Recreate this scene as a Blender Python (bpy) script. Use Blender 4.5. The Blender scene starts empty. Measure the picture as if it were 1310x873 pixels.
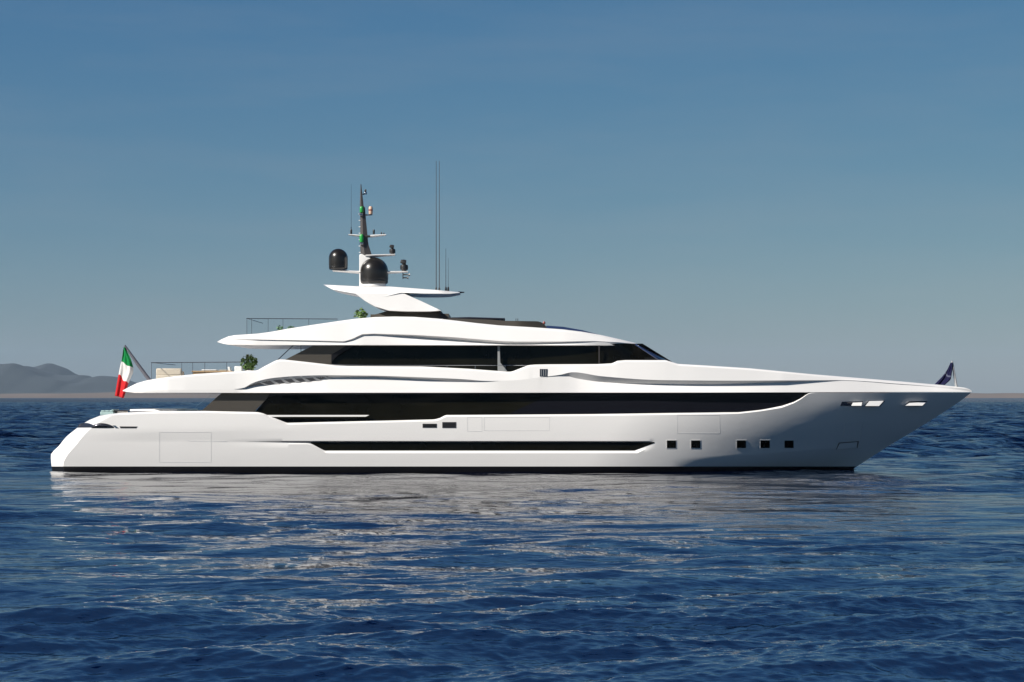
import bpy, bmesh, math, random
import numpy as np
from mathutils import Vector, Matrix
random.seed(4)
R = math.radians
scn = bpy.context.scene
COL = scn.collection

# ------------------------------------------------------------------ camera, sky, sun, exposure
CAMD, CAMH, F = 104.6, 4.04, 2350.0            # distance to the yacht's centreline, height over the water, focal length in photo pixels
cd = bpy.data.cameras.new("camera"); cam = bpy.data.objects.new("camera", cd); COL.objects.link(cam)
cam.location = (0, -CAMD, CAMH); cam.rotation_euler = (R(90), 0, 0)
cd.sensor_width = 36; cd.lens = 36 * F / 1310; cd.shift_y = 71.5 / 1310
cd.clip_start = 0.5; cd.clip_end = 60000
scn.camera = cam

SUN = Vector((-0.65, -0.465, 0.61)).normalized()        # direction towards the sun: high, astern, on the camera's side
world = bpy.data.worlds.new("World"); scn.world = world; world.use_nodes = True
wn = world.node_tree; wn.nodes.clear()
wo = wn.nodes.new("ShaderNodeOutputWorld"); bg = wn.nodes.new("ShaderNodeBackground")
sky = wn.nodes.new("ShaderNodeTexSky"); sky.sky_type = 'NISHITA'; sky.sun_disc = False
sky.sun_elevation = math.asin(SUN.z); sky.sun_rotation = math.atan2(SUN.x, SUN.y)
sky.altitude = 0; sky.air_density = 1.0; sky.dust_density = 0.3; sky.ozone_density = 2.5
hs = wn.nodes.new("ShaderNodeHueSaturation"); hs.inputs['Saturation'].default_value = 1.2; hs.inputs['Value'].default_value = 1.0
wn.links.new(sky.outputs[0], hs.inputs['Color']); sep = wn.nodes.new("ShaderNodeSeparateColor"); tint = wn.nodes.new("ShaderNodeCombineColor")      # air clarity: per channel gain and gamma of the sky
wn.links.new(hs.outputs[0], sep.inputs[0])
for ch, (gain, gam) in enumerate(((0.515, 1.0), (0.964, 0.74), (2.14, 0.40))):
    pw = wn.nodes.new("ShaderNodeMath"); pw.operation = 'POWER'; pw.inputs[1].default_value = gam
    mu = wn.nodes.new("ShaderNodeMath"); mu.operation = 'MULTIPLY'; mu.inputs[1].default_value = gain
    wn.links.new(sep.outputs[ch], pw.inputs[0]); wn.links.new(pw.outputs[0], mu.inputs[0]); wn.links.new(mu.outputs[0], tint.inputs[ch])
wtc = wn.nodes.new("ShaderNodeTexCoord"); wmp = wn.nodes.new("ShaderNodeMapping"); wmp.inputs['Scale'].default_value = (1.0, 1.0, 7.0)
wno = wn.nodes.new("ShaderNodeTexNoise"); wno.inputs['Scale'].default_value = 5.0; wno.inputs['Detail'].default_value = 6.0; wno.inputs['Roughness'].default_value = 0.55
wmr = wn.nodes.new("ShaderNodeMapRange"); wmr.inputs['From Min'].default_value = 0.45; wmr.inputs['From Max'].default_value = 0.85; wmr.inputs['To Max'].default_value = 0.14
veil = wn.nodes.new("ShaderNodeMix"); veil.data_type = 'RGBA'; veil.inputs['B'].default_value = (4.6, 4.7, 4.9, 1)      # thin high veil of cloud
wn.links.new(wtc.outputs['Generated'], wmp.inputs[0]); wn.links.new(wmp.outputs[0], wno.inputs['Vector']); wn.links.new(wno.outputs['Fac'], wmr.inputs['Value'])
wn.links.new(wmr.outputs['Result'], veil.inputs['Factor']); wn.links.new(tint.outputs[0], veil.inputs['A']); sx = wn.nodes.new("ShaderNodeSeparateXYZ"); zr = wn.nodes.new("ShaderNodeMapRange"); zr.inputs['From Min'].default_value = 0.2; zr.inputs['From Max'].default_value = 0.75; zr.inputs['To Min'].default_value = 1.0; zr.inputs['To Max'].default_value = 0.46
dk = wn.nodes.new("ShaderNodeMix"); dk.data_type = 'RGBA'; dk.blend_type = 'MULTIPLY'; dk.inputs['Factor'].default_value = 1      # deeper blue overhead
wn.links.new(wtc.outputs['Generated'], sx.inputs[0]); wn.links.new(sx.outputs[2], zr.inputs['Value']); wn.links.new(veil.outputs['Result'], dk.inputs['A']); wn.links.new(zr.outputs['Result'], dk.inputs['B'])
wn.links.new(dk.outputs['Result'], bg.inputs[0])
bg.inputs[1].default_value = 0.056
wn.links.new(bg.outputs[0], wo.inputs[0])

sd = bpy.data.lights.new("sun", 'SUN'); sun = bpy.data.objects.new("sun", sd); COL.objects.link(sun)
sd.energy = 5.0; sd.angle = R(0.55); sd.color = (1.0, 0.94, 0.865)
sun.rotation_euler = SUN.to_track_quat('Z', 'Y').to_euler()
sun.location = (-60, -40, 80)

scn.view_settings.view_transform = 'Standard'; scn.view_settings.look = 'None'
scn.view_settings.gamma = 1; scn.view_settings.use_curve_mapping = False
scn.view_settings.exposure = 0.50
scn.render.engine = 'CYCLES'
scn.cycles.use_denoising = True
scn.cycles.max_bounces = 8; scn.cycles.volume_bounces = 0
scn.cycles.sample_clamp_indirect = 6
scn.cycles.use_adaptive_sampling = True; scn.cycles.caustics_reflective = False; scn.cycles.caustics_refractive = False

# ------------------------------------------------------------------ materials
def mat(name, col, rough=0.5, metal=0.0, coat=0.0, spec=0.5, var=0.0, scale=3.0, rvar=0.0, double=False):
    m = bpy.data.materials.new(name); m.use_nodes = True
    nt = m.node_tree; b = nt.nodes["Principled BSDF"]
    b.inputs['Base Color'].default_value = (*col, 1); b.inputs['Roughness'].default_value = rough
    b.inputs['Metallic'].default_value = metal; b.inputs['Coat Weight'].default_value = coat
    b.inputs['Coat Roughness'].default_value = 0.04
    b.inputs['Specular IOR Level'].default_value = spec
    if var or rvar:
        tc = nt.nodes.new("ShaderNodeTexCoord"); n = nt.nodes.new("ShaderNodeTexNoise")
        n.inputs['Scale'].default_value = scale; n.inputs['Detail'].default_value = 5
        nt.links.new(tc.outputs['Object'], n.inputs['Vector'])
        if var:
            mx = nt.nodes.new("ShaderNodeMix"); mx.data_type = 'RGBA'
            mx.inputs['A'].default_value = (*[c * (1 - var) for c in col], 1)
            mx.inputs['B'].default_value = (*[min(1, c * (1 + var)) for c in col], 1)
            nt.links.new(n.outputs['Fac'], mx.inputs['Factor']); nt.links.new(mx.outputs['Result'], b.inputs['Base Color'])
        if rvar:
            mr = nt.nodes.new("ShaderNodeMapRange")
            mr.inputs['To Min'].default_value = max(0, rough - rvar); mr.inputs['To Max'].default_value = rough + rvar
            nt.links.new(n.outputs['Fac'], mr.inputs['Value']); nt.links.new(mr.outputs['Result'], b.inputs['Roughness'])
    return m

M = dict(
    white=mat("white_yacht_paint", (0.80, 0.79, 0.775), 0.32, coat=0.35, var=0.012, scale=0.35, rvar=0.05),
    boot=mat("black_boot_paint", (0.004, 0.004, 0.006), 0.4, spec=0.25, var=0.3, scale=2),
    glass=mat("dark_tinted_glass", (0.0062, 0.0058, 0.0034), 0.03, spec=0.16, var=0.85, scale=0.45, rvar=0.01),
    bglass=mat("blue_tinted_glass", (0.02, 0.035, 0.09), 0.06, spec=0.8),
    bronze=mat("bronze_grey_panel", (0.046, 0.040, 0.032), 0.45, var=0.08),
    seam=mat("seam_sealant", (0.64, 0.64, 0.64), 0.6),
    darkseam=mat("dark_gap_and_shade", (0.05, 0.05, 0.055), 0.6),  # dark groove line, and recess shade put into the anchor pocket's colour
    chrome=mat("polished_steel", (0.62, 0.62, 0.64), 0.12, metal=1.0, rvar=0.05, scale=8),
    gun=mat("dark_polished_metal", (0.10, 0.10, 0.115), 0.22, metal=0.8, rvar=0.08, scale=9),
    radome=mat("dark_radome_gelcoat", (0.011, 0.0095, 0.008), 0.30, coat=0.25, rvar=0.04, scale=2),
    mast=mat("charcoal_mast_paint", (0.045, 0.040, 0.040), 0.42, var=0.1),
    black=mat("black_fitting", (0.015, 0.015, 0.016), 0.4, var=0.2),
    teak=mat("teak_deck", (0.33, 0.24, 0.15), 0.6, var=0.15, scale=6),
    cream=mat("cream_upholstery", (0.58, 0.50, 0.40), 0.85, var=0.08, scale=8),
    tan=mat("tan_wicker", (0.36, 0.24, 0.13), 0.75, var=0.2, scale=20),
    teal=mat("pale_teal_fabric", (0.30, 0.42, 0.42), 0.85, var=0.12, scale=8),
    grey=mat("light_grey_panel", (0.36, 0.37, 0.38), 0.4, var=0.05),
    pillar=mat("grey_pillar_paint", (0.26, 0.27, 0.27), 0.4, var=0.05),
    green=mat("green_lens", (0.02, 0.30, 0.05), 0.25, coat=0.5),
    amber=mat("cream_red_lamp", (0.62, 0.42, 0.30), 0.35),
    red=mat("red_lamp", (0.25, 0.07, 0.06), 0.35),
    leaf=mat("green_leaves", (0.085, 0.16, 0.035), 0.45, var=0.5, scale=14),
    leaf2=mat("pale_green_leaves", (0.12, 0.24, 0.12), 0.5, var=0.4, scale=14),
    stem=mat("plant_stem", (0.12, 0.09, 0.05), 0.8),
)
def fair(m, scale, dist):
    nt = m.node_tree; b = nt.nodes["Principled BSDF"]; tc = nt.nodes.new("ShaderNodeTexCoord"); n = nt.nodes.new("ShaderNodeTexNoise"); bp = nt.nodes.new("ShaderNodeBump")
    mp = nt.nodes.new("ShaderNodeMapping"); mp.inputs['Scale'].default_value = (.45, 1, 1)
    n.inputs['Scale'].default_value = scale; n.inputs['Detail'].default_value = 2; bp.inputs['Strength'].default_value = 1; bp.inputs['Distance'].default_value = dist
    nt.links.new(tc.outputs['Object'], mp.inputs[0]); nt.links.new(mp.outputs[0], n.inputs['Vector']); nt.links.new(n.outputs['Fac'], bp.inputs['Height']); nt.links.new(bp.outputs[0], b.inputs['Normal']); nt.links.new(bp.outputs[0], b.inputs['Coat Normal'])
fair(M['white'], .9, .010)                     # slight unfairness of the filled and painted plating
fair(M['glass'], .6, .012)
def clear_glass():
    m = bpy.data.materials.new("clear_rail_glass"); m.use_nodes = True; nt = m.node_tree; nt.nodes.clear()
    o = nt.nodes.new("ShaderNodeOutputMaterial"); t = nt.nodes.new("ShaderNodeBsdfTransparent"); g = nt.nodes.new("ShaderNodeBsdfGlossy")
    t.inputs[0].default_value = (0.95, 0.97, 0.975, 1); g.inputs['Roughness'].default_value = 0.05
    f = nt.nodes.new("ShaderNodeFresnel"); f.inputs[0].default_value = 1.35
    mx = nt.nodes.new("ShaderNodeMixShader")
    nt.links.new(f.outputs[0], mx.inputs[0]); nt.links.new(t.outputs[0], mx.inputs[1]); nt.links.new(g.outputs[0], mx.inputs[2])
    nt.links.new(mx.outputs[0], o.inputs[0]); return m
M['clear'] = clear_glass()

# ------------------------------------------------------------------ geometry helpers
def at(px, py, b=0.0):
    """point of the yacht at photo pixel (px,py) that lies b metres to the camera's side of the centreline"""
    d = CAMD - b
    return Vector(((px - 655.0) / F * d, -b, CAMH + (508.0 - py) / F * d))

def pchip(pts):
    xs = np.array([p[0] for p in pts], float); ys = np.array([p[1] for p in pts], float)
    h = np.diff(xs); dl = np.diff(ys) / h; n = len(xs); m = np.zeros(n)
    if n == 2: m[:] = dl[0]
    else:
        for i in range(1, n - 1):
            if dl[i-1] * dl[i] > 0:
                w1 = 2*h[i] + h[i-1]; w2 = h[i] + 2*h[i-1]
                m[i] = (w1 + w2) / (w1/dl[i-1] + w2/dl[i])
        m[0] = dl[0]; m[-1] = dl[-1]
    def f(x):
        x = min(max(x, xs[0]), xs[-1])
        i = min(max(int(np.searchsorted(xs, x)) - 1, 0), n - 2)
        t = (x - xs[i]) / h[i]
        return float((2*t**3-3*t**2+1)*ys[i] + (t**3-2*t**2+t)*h[i]*m[i] + (-2*t**3+3*t**2)*ys[i+1] + (t**3-t**2)*h[i]*m[i+1])
    return f
def lin(pts):
    xs = [p[0] for p in pts]; ys = [p[1] for p in pts]
    return lambda x: float(np.interp(x, xs, ys))

class MB:
    def __init__(s): s.v = []; s.f = []; s.m = []
    def add(s, vs, fs, mi=0):
        o = len(s.v); s.v += [tuple(v) for v in vs]
        for f in fs: s.f.append(tuple(i + o for i in f)); s.m.append(mi)
    def grid(s, rows, mi=0, closed=False):
        n = len(rows[0]); o = len(s.v)
        for r in rows: s.v += [tuple(p) for p in r]
        for j in range(len(rows) - (0 if closed else 1)):
            a = o + j*n; b = o + ((j+1) % len(rows))*n
            for i in range(n-1):
                s.f.append((a+i, a+i+1, b+i+1, b+i)); s.m.append(mi)
    def loft(s, rows, mi=0):
        """rows of near-side points, bottom to top; mirrored over the centreline and capped at both ends"""
        far = [[Vector((p[0], -p[1], p[2])) for p in r] for r in rows]
        ring = rows + far[::-1]
        o = len(s.v); n = len(rows[0]); k = len(ring)
        s.grid(ring, mi, closed=True)
        s.f.append(tuple(o + j*n for j in range(k))); s.m.append(mi)
        s.f.append(tuple(o + j*n + n-1 for j in reversed(range(k)))); s.m.append(mi)
    def box(s, c, d, mi=0, rz=0.0, taper=1.0):
        cs, sn = math.cos(rz), math.sin(rz); vs = []
        for z in (-1, 1):
            for x, y in ((-1,-1),(1,-1),(1,1),(-1,1)):
                t = taper if z > 0 else 1
                X, Y = x*d[0]/2*t, y*d[1]/2*t
                vs.append((c[0]+X*cs-Y*sn, c[1]+X*sn+Y*cs, c[2]+z*d[2]/2))
        s.add(vs, [(3,2,1,0),(4,5,6,7),(0,1,5,4),(1,2,6,5),(2,3,7,6),(3,0,4,7)], mi)
    def tube(s, pts, r, n=8, mi=0):
        pts = [Vector(p) for p in pts]; rs = r if isinstance(r, (list, tuple)) else [r]*len(pts)
        o = len(s.v); k = len(pts)
        for i, p in enumerate(pts):
            t = (pts[min(i+1,k-1)] - pts[max(i-1,0)]).normalized()
            u = t.cross(Vector((0,0,1)) if abs(t.z) < .9 else Vector((1,0,0))).normalized(); w = t.cross(u)
            for a in range(n):
                q = 2*math.pi*a/n; s.v.append(tuple(p + rs[i]*(u*math.cos(q) + w*math.sin(q))))
        for i in range(k-1):
            for a in range(n):
                s.f.append((o+i*n+a, o+i*n+(a+1)%n, o+(i+1)*n+(a+1)%n, o+(i+1)*n+a)); s.m.append(mi)
        s.f.append(tuple(o+a for a in reversed(range(n)))); s.m.append(mi)
        s.f.append(tuple(o+(k-1)*n+a for a in range(n))); s.m.append(mi)
    def lathe(s, c, prof, n=32, mi=0):
        o = len(s.v)
        for r, z in prof:
            for a in range(n):
                q = 2*math.pi*a/n; s.v.append((c[0]+max(r,1e-4)*math.cos(q), c[1]+max(r,1e-4)*math.sin(q), c[2]+z))
        for i in range(len(prof)-1):
            for a in range(n):
                s.f.append((o+i*n+a, o+i*n+(a+1)%n, o+(i+1)*n+(a+1)%n, o+(i+1)*n+a)); s.m.append(mi)
        s.f.append(tuple(o+a for a in reversed(range(n)))); s.m.append(mi)
        s.f.append(tuple(o+(len(prof)-1)*n+a for a in range(n))); s.m.append(mi)
    def prism(s, poly, b, w, mi=0):
        """photo outline (px,py) given its real thickness w across the boat, its middle b metres off the centreline"""
        n = len(poly); A = [at(x, y, b) for x, y in poly]
        vs = [a + Vector((0, -w/2, 0)) for a in A] + [a + Vector((0, w/2, 0)) for a in A]
        s.add(vs, [tuple(range(n)), tuple(range(2*n-1, n-1, -1))] + [(i, i+n, (i+1)%n+n, (i+1)%n) for i in range(n)], mi)
    def patch(s, quad, bf, off=0.01, thick=0.03, nx=10, ny=5, mi=0):
        """plate lying on the near side surface bf(px,py); quad = tl, tr, br, bl in photo pixels"""
        tl, tr, br, bl = [np.array(q, float) for q in quad]; o = len(s.v)
        for side in (off, -thick):
            for j in range(ny+1):
                for i in range(nx+1):
                    u, v = i/nx, j/ny
                    p = (tl*(1-u)+tr*u)*(1-v) + (bl*(1-u)+br*u)*v
                    s.v.append(tuple(at(p[0], p[1], bf(p[0], p[1]) + side)))
        W = nx+1; K = W*(ny+1)
        for j in range(ny):
            for i in range(nx):
                a = o+j*W+i
                s.f.append((a, a+W, a+W+1, a+1)); s.m.append(mi)
                s.f.append((a+K, a+K+1, a+K+W+1, a+K+W)); s.m.append(mi)
        for i in range(nx):
            for a, b in ((o+i, o+i+1), (o+ny*W+i+1, o+ny*W+i)):
                s.f.append((a, b, b+K, a+K)); s.m.append(mi)
        for j in range(ny):
            for a, b in ((o+(j+1)*W, o+j*W), (o+j*W+nx, o+(j+1)*W+nx)):
                s.f.append((a, b, b+K, a+K)); s.m.append(mi)
    def ribbon(s, top, bot, x0, x1, bf, off=0.01, thick=0.03, n=80, mi=0):
        xs = [x0 + (x1-x0)*i/n for i in range(n+1)]
        rows = []
        for fn, side in ((bot, off), (top, off), (top, -thick), (bot, -thick)):
            rows.append([at(x, fn(x), bf(x, fn(x)) + side) for x in xs])
        o = len(s.v); s.grid(rows, mi, closed=True); W = n+1
        s.f.append(tuple(o+j*W for j in range(4))); s.m.append(mi)
        s.f.append(tuple(o+j*W+n for j in reversed(range(4)))); s.m.append(mi)
    def line(s, pts, bf, width=0.035, off=0.004, mi=0, step=4):
        """thin strip lying on the surface along a photo polyline"""
        P = []
        for (x0, y0), (x1, y1) in zip(pts[:-1], pts[1:]):
            k = max(1, int(math.hypot(x1-x0, y1-y0)/step))
            for i in range(k): P.append((x0+(x1-x0)*i/k, y0+(y1-y0)*i/k))
        P.append(pts[-1]); hw = width/2*F/100
        rows = []
        for sg, dd in ((1, off), (-1, off), (-1, -.02), (1, -.02)):
            row = []
            for i, p in enumerate(P):
                a = P[max(i-1, 0)]; b = P[min(i+1, len(P)-1)]; l = math.hypot(b[0]-a[0], b[1]-a[1]) or 1
                x, y = p[0] - sg*hw*(b[1]-a[1])/l, p[1] + sg*hw*(b[0]-a[0])/l
                row.append(at(x, y, bf(*p) + dd))
            rows.append(row)
        s.grid(rows, mi, closed=True)

def build(name, mb, mats, parent=None, angle=28, bevel=0.0, smooth=True):
    mats = mats if isinstance(mats, (list, tuple)) else [mats]
    me = bpy.data.meshes.new(name)
    off = Vector(parent.location) if parent else Vector((0, 0, 0))
    if parent and parent.parent: off = off + parent.parent.location
    bm = bmesh.new()
    vs = [bm.verts.new(Vector(v) - off) for v in mb.v]
    for f, mi in zip(mb.f, mb.m):
        try:
            fc = bm.faces.new([vs[i] for i in f]); fc.material_index = mi; fc.smooth = smooth
        except ValueError: pass
    bmesh.ops.remove_doubles(bm, verts=bm.verts, dist=2e-4)
    bmesh.ops.dissolve_degenerate(bm, edges=bm.edges, dist=1e-4)
    ng = [f for f in bm.faces if len(f.verts) > 4]
    if ng: bmesh.ops.triangulate(bm, faces=ng)
    bmesh.ops.recalc_face_normals(bm, faces=bm.faces)
    th = R(angle)
    for e in bm.edges:
        if len(e.link_faces) == 2: e.smooth = e.calc_face_angle(0) < th
    bm.to_mesh(me); bm.free()
    for m in mats: me.materials.append(M[m] if isinstance(m, str) else m)
    o = bpy.data.objects.new(name, me); COL.objects.link(o)
    if parent: o.parent = parent
    if bevel:
        b = o.modifiers.new("bevel", 'BEVEL'); b.width = bevel; b.segments = 2; b.limit_method = 'ANGLE'; b.angle_limit = R(40)
    return o
def tag(o, label=None, cat=None, group=None, kind=None):
    if label: o['label'] = label
    if cat: o['category'] = cat
    if group: o['group'] = group
    if kind: o['kind'] = kind
    return o
def thing(name, label, cat, loc=(0, 0, 0), group=None):
    o = bpy.data.objects.new(name, None); COL.objects.link(o); o.location = loc; o.empty_display_size = 0.3
    return tag(o, label, cat, group)

# ------------------------------------------------------------------ the sea
def make_water():
    rng = np.random.default_rng(11)
    fpx = F * 1024 / 1310
    rl = [1.0, 7.0, 13.0, 16.0]
    while rl[-1] < 14500:
        q = rl[-1]; k = q * q * 0.4 / (fpx * CAMH)
        rl.append(q + (min(k, 0.42 + 0.0011 * q) if q < 1500 else min(k, 2 + .004 * (q - 1500) * 10)))
    r = np.array(rl)
    a_f = np.radians(np.linspace(-17.5, 17.5, 760))
    a_c = np.radians(np.concatenate([np.linspace(17.5, 180, 60)[1:], np.linspace(-180, -17.5, 60)[1:-1]]))
    ang = np.concatenate([a_f, a_c])
    nr, na = len(r), len(ang)
    X = r[:, None] * np.sin(ang)[None, :]; Y = -CAMD + r[:, None] * np.cos(ang)[None, :]
    dr = np.gradient(r)[:, None]
    da = np.gradient(np.concatenate([a_f, [a_f[-1] + .05]]))[:1][0]
    X = X.astype(np.float32); Y = Y.astype(np.float32)
    dX, dY, Z = [[np.zeros_like(X), np.zeros_like(X)] for _ in range(3)]     # short chop, long swell
    N = 230; tot = 0.0; got = np.zeros(nr)
    lam = np.exp(rng.uniform(math.log(0.2), math.log(11.0), N)); lam.sort()
    for l in lam:
        th = rng.normal(R(-82), R(21 if l > 0.8 else 34)); kx, ky = math.cos(th), math.sin(th)
        k = 2 * math.pi / l
        s = WAVE_SLOPE * math.sqrt(2.0 / N) * (1.0 if l < 1.1 else (1.1 / l) ** 0.25) * (1.0 if l < 7 else (7 / l) ** 0.8)
        step = np.maximum(dr[:, 0] * (0.35 + 0.65 * abs(ky)), r * da)
        w = (s / k * np.clip((l / step - 2.2) / 3.0, 0, 1)).astype(np.float32)
        fr_ = np.clip((l / step - 2.2) / 3.0, 0, 1); tot += s * s; got += (s * fr_) ** 2
        hit = np.nonzero(w > 0)[0]
        if len(hit) == 0: continue
        n = hit[-1] + 1
        ph = np.float32(k * kx) * X[:n] + np.float32(k * ky) * Y[:n] + np.float32(rng.uniform(0, 2 * math.pi))
        c = w[:n, None]; sn = np.sin(ph) * c
        b_ = int(l > 3.0); Z[b_][:n] += c * np.cos(ph); dX[b_][:n] -= np.float32(0.5 * kx) * sn; dY[b_][:n] -= np.float32(0.5 * ky) * sn
    # broad gusts make some stretches calmer than others
    g = np.zeros_like(X)
    for i in range(10):
        l = rng.uniform(14, 60); th = rng.uniform(0, 6.28); g += np.sin((math.cos(th) * X * 0.45 + math.sin(th) * Y) * 6.28 / l + rng.uniform(0, 6.28))
    g = 1 + 0.27 * np.clip(g / 2.2, -1.6, 1.6)
    lee = np.exp(-((X + 1) / 24) ** 6 - np.where(Y > -4, ((Y + 4) / 8) ** 2, ((Y + 4) / 48) ** 2))
    far = 1 + 1.5 * np.clip((Y - 2) / 40, 0, 1) + 0.45 * np.clip((abs(X) - 22) / 12, 0, 1) * (Y < 2)                                      # livelier open water beyond
    gl_ = g * (1 - 0.30 * lee) * far; g = g * (1 - LEE * lee) * far                   # calmer chop in the lee of the hull
    miss = np.sqrt(np.clip(1 - got / tot, 0, 1))[:, None] * g                     # slope too fine for the mesh: carried by the ripple bump
    Z = Z[0] * g + Z[1] * gl_ - 0.11; dX = dX[0] * g + dX[1] * gl_; dY = dY[0] * g + dY[1] * gl_
    co = np.stack([X + dX, Y + dY, Z], -1).reshape(-1, 3).astype(np.float32)
    i = np.arange(nr - 1)[:, None] * na; j = np.arange(na)[None, :]; j2 = (j + 1) % na
    q = np.stack([i + j, i + j2, i + na + j2, i + na + j], -1).reshape(-1, 4)[:, ::-1]
    me = bpy.data.meshes.new("water")
    me.vertices.add(len(co)); me.vertices.foreach_set("co", co.ravel())
    me.loops.add(q.size); me.loops.foreach_set("vertex_index", q.ravel().astype(np.int32))
    me.polygons.add(len(q)); me.polygons.foreach_set("loop_start", np.arange(0, q.size, 4, dtype=np.int32))
    me.polygons.foreach_set("use_smooth", np.ones(len(q), bool))
    at_ = me.attributes.new('ripple', 'FLOAT', 'POINT'); at_.data.foreach_set('value', miss.astype(np.float32).ravel())
    ag_ = me.attributes.new('gust', 'FLOAT', 'POINT'); ag_.data.foreach_set('value', g.astype(np.float32).ravel())
    me.update(calc_edges=True); me.validate()
    m = bpy.data.materials.new("sea_water"); m.use_nodes = True; nt = m.node_tree; b = nt.nodes["Principled BSDF"]
    nt.nodes.remove(b); out = nt.nodes["Material Output"]
    body = nt.nodes.new("ShaderNodeBsdfDiffuse"); body.inputs[0].default_value = (*WATER_COL, 1)
    gl = nt.nodes.new("ShaderNodeBsdfGlossy"); gl.inputs['Roughness'].default_value = 0.05
    fr = nt.nodes.new("ShaderNodeFresnel"); fr.inputs[0].default_value = 1.333
    ml = nt.nodes.new("ShaderNodeMath"); ml.operation = 'MULTIPLY'; ml.inputs[1].default_value = WATER_SPEC; pw = nt.nodes.new("ShaderNodeMath"); pw.operation = 'POWER'; pw.inputs[1].default_value = 1.85
    mx = nt.nodes.new("ShaderNodeMixShader"); nt.links.new(fr.outputs[0], pw.inputs[0]); nt.links.new(pw.outputs[0], ml.inputs[0]); nt.links.new(ml.outputs[0], mx.inputs[0])
    nt.links.new(body.outputs[0], mx.inputs[1]); nt.links.new(gl.outputs[0], mx.inputs[2]); nt.links.new(mx.outputs[0], out.inputs[0])
    tc = nt.nodes.new("ShaderNodeTexCoord")
    prev = None
    for sx, sy, sc, dist, stren, det, attr in ((0.5, 1.0, 7.0, 0.019, 1.0, 4.0, 'gust'), (0.45, 1.0, 0.6, 0.75, 1.0, 5.0, 'ripple'), (0.4, 1.0, 0.07, 3.0, 1.0, 4.0, 'ripple')):
        mp = nt.nodes.new("ShaderNodeMapping"); mp.inputs['Scale'].default_value = (sx, sy, 1); mp.inputs['Rotation'].default_value = (0, 0, R(18))
        n = nt.nodes.new("ShaderNodeTexNoise"); n.inputs['Scale'].default_value = sc; n.inputs['Detail'].default_value = det
        bp = nt.nodes.new("ShaderNodeBump"); bp.inputs['Strength'].default_value = stren; bp.inputs['Distance'].default_value = dist
        nt.links.new(tc.outputs['Object'], mp.inputs[0]); nt.links.new(mp.outputs[0], n.inputs['Vector']); nt.links.new(n.outputs['Fac'], bp.inputs['Height'])
        aa = nt.nodes.new("ShaderNodeAttribute"); aa.attribute_name = attr; am = nt.nodes.new("ShaderNodeMath"); am.operation = 'MULTIPLY'; am.inputs[1].default_value = dist
        nt.links.new(aa.outputs['Fac'], am.inputs[0]); nt.links.new(am.outputs[0], bp.inputs['Distance'])
        if prev: nt.links.new(prev.outputs[0], bp.inputs['Normal'])
        prev = bp
    for q_ in (body, gl, fr): nt.links.new(prev.outputs[0], q_.inputs['Normal'])
    me.materials.append(m)
    o = bpy.data.objects.new("water", me); COL.objects.link(o)
    tag(o, "deep blue rippled open sea reflecting the white yacht", "sea", kind='structure')
WAVE_SLOPE = 0.235
LEE = 0.68
WATER_COL = (0.0001, 0.0030, 0.018)
WATER_SPEC = 0.76
make_water()

# ------------------------------------------------------------------ far hills, low coast
def terrain(name, prof, y0, y1, x0, x1, nx, ny, ref, m, rough, seed, label, cat):
    rng = np.random.default_rng(seed)
    f = pchip(prof); xs = np.linspace(x0, x1, nx); ys = np.linspace(y0, y1, ny)
    waves = [(rng.uniform(.002, .02), rng.uniform(0, 6.28), rng.uniform(0, 6.28)) for _ in range(26)]
    rows = []
    for yy in ys:
        t = (yy - y0) / (y1 - y0); base = math.sin(math.pi * min(1, max(0, t)) ** 0.8)
        row = []
        for x in xs:
            px = 655 + x / ref * F
            h = max(0, (508 - f(px)) / F * ref + CAMH) * base
            n = sum(math.sin(k * (x * math.cos(a) + yy * math.sin(a)) + p) / (1 + 130 * k) for k, a, p in waves)
            row.append(Vector((x, yy - CAMD, h + n * rough * base - 3 * (1 - base))))
        rows.append(row)
    mb = MB(); mb.grid(rows); o = build(name, mb, m, angle=80)
    return tag(o, label, cat, kind='structure')
M['hill'] = mat("haze_tinted_scrub", (0.032, 0.040, 0.044), 0.95, var=0.35, scale=0.004)  # scrub with some of the haze's blue put into its colour
M['coast'] = mat("dry_brown_shore", (0.125, 0.092, 0.068), 0.95, var=0.3, scale=0.006)
hp = [(-160, 486), (-60, 476), (0, 470), (10, 466.5), (18, 465.6), (30, 467), (45, 466), (55, 470), (68, 475), (78, 480), (90, 482.5), (115, 485.5), (122, 489), (140, 488.4), (152, 490), (168, 492), (190, 496), (230, 501), (300, 506), (420, 508.5), (470, 510)]
terrain("hills", hp, 8300, 10800, -3200, -700, 150, 40, 9400, 'hill', 9, 3, "blue hazy mountain range on the left horizon", "hills")
cp = [(-200, 501.5), (0, 503), (90, 502.6), (200, 504), (400, 505), (655, 505.5), (900, 505), (1100, 505), (1200, 504.5), (1243, 505), (1270, 503.8), (1310, 502.6), (1400, 501)]
terrain("coast", cp, 7300, 8300, -5600, 5600, 380, 14, 7800, 'coast', 3, 8, "low brown strip of coast along the horizon", "coast")

# ------------------------------------------------------------------ haze over the sea
def make_haze(density):
    mb = MB(); mb.box((0, 0, 190), (30400, 30400, 390))
    m = bpy.data.materials.new("sea_haze"); m.use_nodes = True; nt = m.node_tree; nt.nodes.clear()
    o = nt.nodes.new("ShaderNodeOutputMaterial"); v = nt.nodes.new("ShaderNodeVolumePrincipled")
    v.inputs['Color'].default_value = (0.50, 0.70, 0.94, 1); v.inputs['Density'].default_value = density; v.inputs['Anisotropy'].default_value = 0.0
    nt.links.new(v.outputs[0], o.inputs['Volume'])
    ob = build("haze", mb, m, smooth=False); tag(ob, "pale blue sea haze in the air over the water", "haze", kind='stuff')
make_haze(2.9e-5)

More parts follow.
